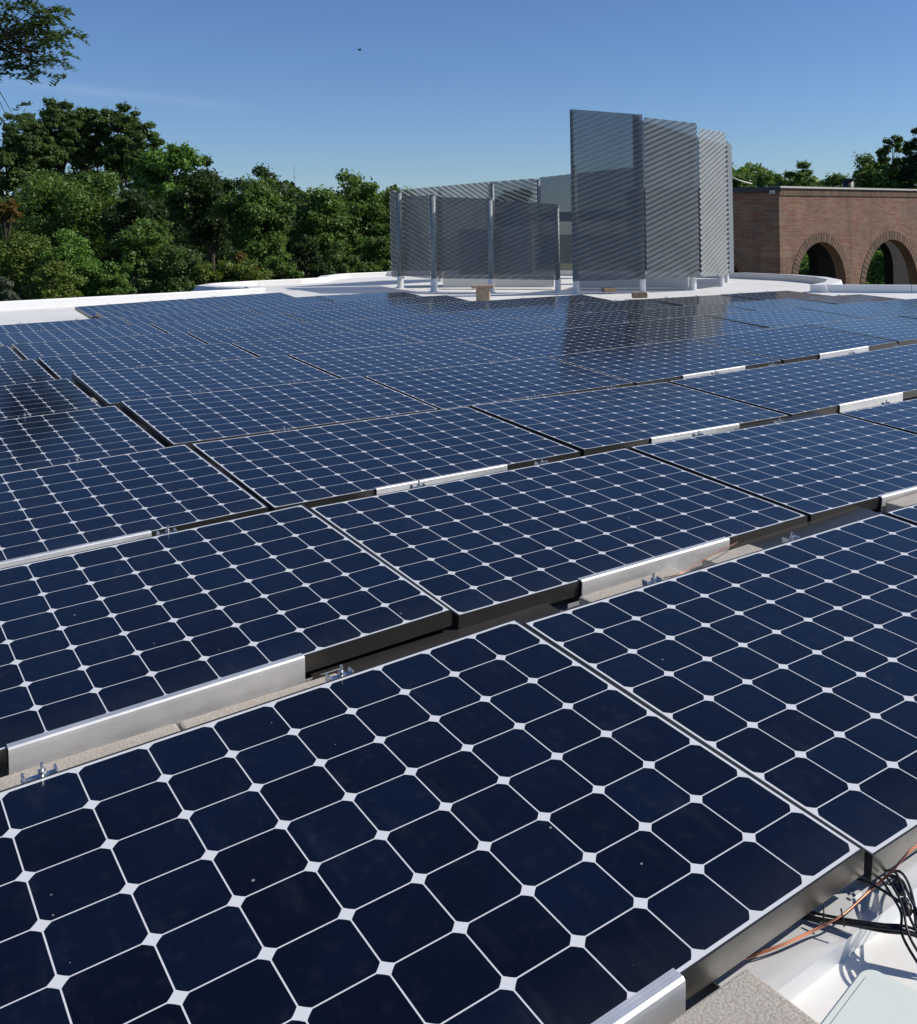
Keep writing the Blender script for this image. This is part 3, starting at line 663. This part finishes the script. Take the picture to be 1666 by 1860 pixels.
# ------------------------------------------------------------------ trees
def leaf_mesh(name, cen, nrm, size, asp=.5, rs=None):
    """diamond leaves: centres (N,3), facing directions (N,3), sizes (N,)"""
    N = len(cen); rs = rs or np.random.RandomState(1)
    nrm = nrm / (np.linalg.norm(nrm, axis=1, keepdims=True) + 1e-9)
    t = rs.normal(size=(N, 3)); t -= nrm * (t * nrm).sum(1, keepdims=True); t /= np.linalg.norm(t, axis=1, keepdims=True) + 1e-9
    b = np.cross(nrm, t); s = size[:, None]
    v = np.stack([cen - t * s * .5, cen + b * s * asp * .5 - nrm * s * .08, cen + t * s * .5, cen - b * s * asp * .5 - nrm * s * .08], 1).reshape(-1, 3)
    me = bpy.data.meshes.new(name); me.vertices.add(4 * N); me.vertices.foreach_set('co', v.ravel().astype('f'))
    me.loops.add(4 * N); me.loops.foreach_set('vertex_index', np.arange(4 * N, dtype='i'))
    me.polygons.add(N); me.polygons.foreach_set('loop_start', np.arange(0, 4 * N, 4, dtype='i')); me.polygons.foreach_set('loop_total', np.full(N, 4, 'i'))
    me.update(); return me
def tree(name, px, ptop, pbot, halfw, y, leaf, label, seed, style='round', n=9000, clumps=60, lsize=.17, depth=None, group='trees and shrubs beyond the roof', cat='tree'):
    """crown spanning pixel rows ptop..pbot, half width in pixels, at distance y; trunk down to the ground"""
    rs = np.random.RandomState(seed); rg = random.Random(seed)
    c = at(px, (ptop + pbot) / 2, y); rx = halfw * y / F_PX; rz = (pbot - ptop) / 2 * y / F_PX; ry = depth or min(rx, rz * 1.2)
    root = empty(name, (c.x, c.y, ZG), label, cat, group)
    off = np.array([0, 0, c.z - ZG])
    # clump centres on an uneven shell
    cc = []; cr_ = []; clumps = int(clumps * (1.7 if style != 'tips' else 1)); n = int(n * 1.75); lsize *= .77
    while len(cc) < clumps:
        d = rs.normal(size=3); d /= np.linalg.norm(d)
        q = rs.uniform(.35, 1.0) ** .6
        p = d * q
        if style == 'tips' and math.hypot(p[0], p[1]) > (1.1 - p[2]) * .45: continue
        cc.append(p * np.array([rx, ry, rz]) * .95); cr_.append(rs.uniform(.55, 1.25))
    cc = np.array(cc); cr_ = np.array(cr_); base = (rx * ry * rz) ** (1 / 3) * {'round': .235, 'spray': .185, 'shrub': .24, 'tips': .3}[style]
    # lobes: push the outline in and out
    ang = np.arctan2(cc[:, 2], cc[:, 0]); lob = 1 + .12 * np.sin(3 * ang + seed) + .09 * np.sin(5 * ang + 2 * seed)
    cc *= lob[:, None]
    idx = rs.choice(clumps, n, p=cr_ ** 2 / (cr_ ** 2).sum())
    d = rs.normal(size=(n, 3)); d /= np.linalg.norm(d, axis=1, keepdims=True)
    flat = {'round': .72, 'spray': .62, 'shrub': .8, 'tips': 1.1}[style]
    rad = base * cr_[idx] * rs.uniform(.25, 1, n) ** .45
    pos = cc[idx] + d * rad[:, None] * np.array([1.15, 1.15, flat])
    # ragged twigs sticking out
    tw = rs.rand(n) < .16; pos[tw] += (d[tw] + np.array([0, 0, .35])) * (base * .6 * rs.rand(tw.sum()))[:, None]
    nr = d * .8 + np.array([0, 0, .55]) + rs.normal(size=(n, 3)) * .7
    me = leaf_mesh('crown', pos + off, nr, lsize * rs.uniform(.6, 1.3, n), .55, rs)
    link_mesh('crown', me, leaf, root)
    # trunk and limbs
    bm = bmesh.new(); tr = max(.06, .035 * (rz + rx)); fork = off[2] - rz * .55
    cyl(bm, (0, 0, 0), (0, 0, fork), tr, tr * .7, seg=9)
    for k in rs.choice(clumps, min(clumps, 14), replace=False):
        e = Vector(cc[k] + off); a = Vector((0, 0, fork * rg.uniform(.85, 1.0))); mid = a.lerp(e, .5) + Vector((0, 0, -.1 * rz))
        cyl(bm, a, mid, tr * .5, tr * .28, 6, False); cyl(bm, mid, e, tr * .28, tr * .08, 6, False)
    cyl(bm, (0, 0, fork), tuple(off + np.array([0, 0, rz * .6])), tr * .7, tr * .12, 8, False)
    obj('trunk', bm, M_BARK, root)
    return root
G_ = 'trees and shrubs beyond the roof'
T = [
 # px, top, bottom, halfwidth, distance, leaves, label, style, n, clumps, lsize
 ('tree', 108, 170, 310, 40, 46, L_OLIVE, 'tall olive tree whose narrow tip stands highest of all at the far left', 'spray', 10400, 61, .2),
 ('tree', 158, 186, 320, 32, 47, L_OLIVE, 'olive tree crown between the two tall pointed ones at left', 'spray', 8000, 50, .2),
 ('tree', 220, 180, 330, 40, 47, L_OLIVE, 'tall olive tree with a pointed top, second highest at left', 'spray', 11200, 64, .2),
 ('tree', 55, 205, 335, 50, 45, L_OLIVE, 'olive tree with spreading sprays left of the highest tip', 'spray', 11200, 64, .2),
 ('tree', 12, 262, 350, 50, 44, L_OLIVE, 'dark olive tree cut by the left edge of the picture', 'spray', 9600, 61, .2),
 ('tree', 268, 232, 360, 36, 45, L_OLIVE, 'olive tree stepping down right of the tall pointed pair', 'spray', 9600, 57, .2),
 ('tree', 150, 250, 350, 110, 49, L_OLIVE, 'broad olive tree filling in below the tall pointed pair', 'spray', 9000, 70, .2),
 ('tree', 305, 258, 400, 55, 41, L_BRIGHT, 'bright green tree right of the tall olive trees', 'round', 8000, 44, .24),
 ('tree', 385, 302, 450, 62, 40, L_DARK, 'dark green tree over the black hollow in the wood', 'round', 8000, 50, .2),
 ('conifer', 376, 274, 370, 22, 43, L_DARK, 'small dark conifer tip above the dark green tree', 'tips', 2200, 26, .19),
 ('tree', 468, 318, 480, 60, 35, L_GREEN, 'round leafy green tree lit from the right near the middle of the wood', 'round', 11000, 54, .18),
 ('tree', 480, 290, 430, 40, 43, L_DARK, 'dark pointed tree rising behind the round leafy one', 'round', 5000, 34, .2),
 ('tree', 512, 332, 430, 30, 44, L_DARK, 'dark tree sloping down towards the gap with the thin mast', 'round', 5000, 34, .2),
 ('tree', 588, 346, 500, 54, 38, L_GREEN, 'mid green tree just right of the thin mast', 'round', 9000, 48, .2),
 ('tree', 645, 312, 500, 62, 40, L_GREEN, 'green tree with a raised crown left of the low screens', 'round', 11000, 54, .2),
 ('tree', 715, 340, 500, 50, 41, L_GREEN, 'green tree partly hidden behind the low screens', 'round', 7000, 40, .2),
 ('tree', 120, 305, 470, 110, 33, L_GREEN, 'broad soft green tree below the tall olive trees at left', 'round', 15000, 70, .15),
 ('tree', 240, 335, 480, 55, 32, L_DARK, 'dark green bush beside the black hollow', 'round', 7000, 42, .15),
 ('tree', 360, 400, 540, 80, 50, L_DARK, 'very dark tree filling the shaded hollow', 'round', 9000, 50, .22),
 ('shrub', 35, 405, 600, 60, 24, L_YELLOW, 'yellow green shrub at the far left behind the parapet', 'shrub', 9000, 50, .11),
 ('shrub', 12, 360, 410, 22, 25, L_RUST, 'small rusty red shrub at the left picture edge', 'shrub', 1500, 14, .11),
 ('shrub', 135, 425, 580, 50, 24, L_BRIGHT, 'bright green shrub second from the left behind the parapet', 'shrub', 9000, 46, .1),
 ('shrub', 95, 470, 600, 48, 22, L_YELLOW, 'yellowish low shrub in front of the bright green one', 'shrub', 6000, 34, .1),
 ('shrub', 8, 500, 590, 22, 21, L_BLUE, 'blue green shrub leaf clump at the left end of the parapet', 'shrub', 1500, 14, .12),
 ('shrub', 205, 475, 570, 40, 24, L_GREEN, 'mid green low shrub behind the long white parapet', 'shrub', 5000, 30, .11),
 ('shrub', 260, 395, 500, 50, 27, L_GREEN, 'green bush catching light above the long parapet', 'shrub', 6000, 36, .13),
 ('shrub', 310, 440, 560, 60, 27, L_OLIVE, 'olive bush with brown twigs before the dark hollow', 'shrub', 6500, 36, .12),
 ('shrub', 372, 480, 560, 36, 26, L_YELLOW, 'yellow green low shrub left of the orange one', 'shrub', 3500, 24, .12),
 ('shrub', 438, 455, 550, 42, 27, L_RUST, 'orange tinged shrub above the white roof lobe', 'shrub', 2600, 20, .12),
 ('shrub', 450, 468, 560, 46, 26.5, L_YELLOW, 'yellow green shrub under the orange tinged one', 'shrub', 4500, 28, .12),
 ('shrub', 510, 452, 540, 30, 31, L_GREEN, 'upright green shrub right of the orange tinged one', 'shrub', 4000, 26, .13),
 ('shrub', 560, 440, 540, 32, 33, L_DARK, 'dark feathery shrub in the middle of the hedge', 'shrub', 4500, 28, .13),
 ('shrub', 620, 445, 540, 42, 34, L_OLIVE, 'olive shrub at the right of the hedge', 'shrub', 5000, 30, .14),
 ('shrub', 680, 430, 530, 36, 35, L_GREEN, 'green shrub next to the left post of the low screens', 'shrub', 4500, 28, .15),
 ('tree', 930, 338, 420, 36, 46, L_DARK, 'dark tree seen through the rear corrugated screen', 'round', 4500, 32, .22),
 ('tree', 1330, 292, 420, 36, 52, L_GREEN, 'green tree between the tall screen and the pavilion roof', 'round', 5000, 34, .22),
 ('tree', 1395, 305, 420, 48, 58, L_GREEN, 'low tree crown over the left corner of the pavilion', 'round', 6000, 40, .23),
 ('tree', 1460, 288, 420, 40, 57, L_GREEN, 'thin tree with loose sprigs above the pavilion roof', 'spray', 5000, 36, .23),
 ('tree', 1520, 305, 420, 40, 60, L_GREEN, 'rounded tree behind the dark flue', 'round', 5000, 36, .24),
 ('tree', 1600, 288, 420, 55, 56, L_GREEN, 'dense green tree right of the dark flue', 'round', 9000, 48, .24),
 ('tree', 1622, 248, 320, 34, 57, L_OLIVE, 'airy taller tree crown rising over the dense one at right', 'spray', 2600, 26, .25),
 ('tree', 1672, 232, 400, 34, 55, L_DARK, 'dark tree cut by the right edge of the picture', 'round', 6000, 36, .24),
 ('tree', 1480, 440, 580, 90, 43, L_BRIGHT, 'sunlit green bush seen through the first brick arch', 'round', 5000, 40, .2),
 ('tree', 1620, 440, 580, 90, 46, L_BRIGHT, 'sunlit green bush seen through the second brick arch', 'round', 5000, 40, .2),
]
for i, (nm, px, a, b, hw, y, lf, lab, st, n, cl, ls) in enumerate(T):
    tree(nm, px, a, b, hw, y, lf, lab, 100 + i * 7, st, n, cl, ls, cat='shrub' if nm == 'shrub' else ('conifer' if nm == 'conifer' else 'tree'))
# a wood far behind that closes the gaps
def wood(name, p0, p1, top, y, leaf, seed, n, label):
    rs = np.random.RandomState(seed); px = rs.uniform(p0, p1, n); f = rs.rand(n)
    tp = top + 14 * np.sin(px / 37.0 + seed) + 10 * np.sin(px / 17.0)
    py = tp + (560 - tp) * f; pos = np.array([tuple(at(a, b, y + c)) for a, b, c in zip(px, py, rs.uniform(-2, 2, n))])
    me = leaf_mesh(name, pos, rs.normal(size=(n, 3)) + np.array([.2, -.3, .7]), .5 * rs.uniform(.6, 1.4, n), .6, rs)
    o = link_mesh(name, me, leaf); tag(o, label, 'wood', kind='stuff')
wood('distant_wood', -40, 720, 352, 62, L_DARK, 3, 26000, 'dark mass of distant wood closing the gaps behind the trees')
wood('distant_wood', 1300, 1720, 318, 75, L_GREEN, 5, 15000, 'distant wood far behind the brick pavilion')

# overhanging tree at the top left: pinnate leaves on twigs
rs = np.random.RandomState(8); rg = random.Random(8)
base = Vector((-16.2, 21.0, ZG))
ov = empty('overhanging_tree', base, 'near tree whose leafy branch hangs into the top left corner', 'tree')
bm = bmesh.new(); L0 = Vector((-16.2, 21.0, 2.4)); cyl(bm, base - base, L0 - base, .32, .24, 10)
ends = []
sprays = [((20, 15), 7), ((52, 6), 6), ((66, 14), 6), ((95, 18), 5), ((88, 30), 8), ((72, 45), 9), ((55, 55), 9), ((110, 55), 5), ((125, 58), 3), ((92, 72), 7), ((35, 62), 10), ((15, 50), 8), ((40, 85), 10), ((20, 95), 9), ((60, 100), 6), ((10, 120), 6), ((35, 120), 6),
          ((55, 130), 3), ((86, 115), 4), ((106, 100), 4), ((98, 125), 2), ((8, 28), 5), ((-30, 40), 9), ((-25, 95), 9), ((12, 212), 5), ((22, 205), 3), ((-25, 215), 5), ((-20, -40), 14), ((30, -30), 10)]
hub1, hub2 = at(-60, 60, 20.3), at(-10, 75, 20.0)
cyl(bm, L0 - base, hub1 - base, .16, .05, 8); cyl(bm, hub1 - base, hub2 - base, .04, .018, 7); cyl(bm, L0 - base, L0 - base + Vector((-.6, .3, 3.2)), .2, .1, 8)
LC, LN, LS = [], [], []
for (sx, sy), k in sprays:
    e = at(sx, sy, 20.0 + rg.uniform(-.4, .4)); s = hub2 if sx > 0 and sy < 150 else hub1
    mid = s.lerp(e, .55) + Vector((0, 0, rg.uniform(-.05, .1)))
    cyl(bm, s - base, mid - base, .022, .012, 5, False); cyl(bm, mid - base, e - base, .012, .005, 5, False)
    for j in range(int(k * (1.35 if sx > 0 else .5))):                     # compound leaves: a rachis with paired leaflets
        o0 = e + Vector((rg.gauss(0, .1), rg.gauss(0, .14), rg.gauss(0, .09))); d = Vector((rg.gauss(.3, .8), rg.gauss(0, .8), rg.gauss(-.25, .45))).normalized(); sd = d.cross(Vector((0, 0, 1))).normalized()
        for q in range(7):
            for sg in (-1, 1):
                LC.append(o0 + d * (.05 * q) + sd * sg * .066 - Vector((0, 0, .013 * abs(q - 2)))); LN.append((rg.gauss(0, .5), rg.gauss(0, .5), 1)); LS.append(rg.uniform(.1, .18))
obj('trunk', bm, M_BARK, ov)
me = leaf_mesh('crown', np.array([tuple(p - base) for p in LC]), np.array(LN), np.array(LS), .42, rs); link_mesh('crown', me, L_OVER, ov)

# ------------------------------------------------------------------ far small things
p = at(535, 335, 160); mast = empty('radio_mast', (p.x, p.y, ZG), 'thin distant radio mast in the gap between the trees', 'mast')
bm = bmesh.new(); cyl(bm, (0, 0, 0), (0, 0, at(535, 297, 160).z - ZG), .09, .03, 6); obj('pole', bm, M_UNIT, mast)
bm = bmesh.new()
for k in range(3): cyl(bm, (-.25, 0, 14 + k), (.25, 0, 14 + k), .03, seg=5)
obj('crossbar', bm, M_UNIT, mast)
p = at(653, 91, 45); bm = bmesh.new()
prof = [(-.09, .004), (-.05, .022), (0, .03), (.05, .022), (.075, .016), (.1, .003)]
rings = []
for x, r in prof: rings.append([bm.verts.new((x, r * math.cos(2 * math.pi * k / 8), r * math.sin(2 * math.pi * k / 8))) for k in range(8)])
for a, b in zip(rings, rings[1:]):
    for k in range(8): bm.faces.new((a[k], a[(k + 1) % 8], b[(k + 1) % 8], b[k]))
for s in (-1, 1):
    w_ = [(.05, .02 * s, .01), (-.03, .02 * s, .01), (-.055, .13 * s, .06), (-.03, .17 * s, .045), (.03, .1 * s, .06)]
    t_ = [bm.verts.new(q) for q in w_]; b_ = [bm.verts.new((q[0], q[1], q[2] - .006)) for q in w_]
    bm.faces.new(t_); bm.faces.new(b_[::-1])
    for k in range(5): bm.faces.new((t_[k], b_[k], b_[(k + 1) % 5], t_[(k + 1) % 5]))
bmesh.ops.recalc_face_normals(bm, faces=bm.faces)
o = obj('bird', bm, M_BLACK); o.location = p; o.rotation_euler = (0, .2, .6); tag(o, 'tiny dark bird flying in the open blue sky', 'bird')
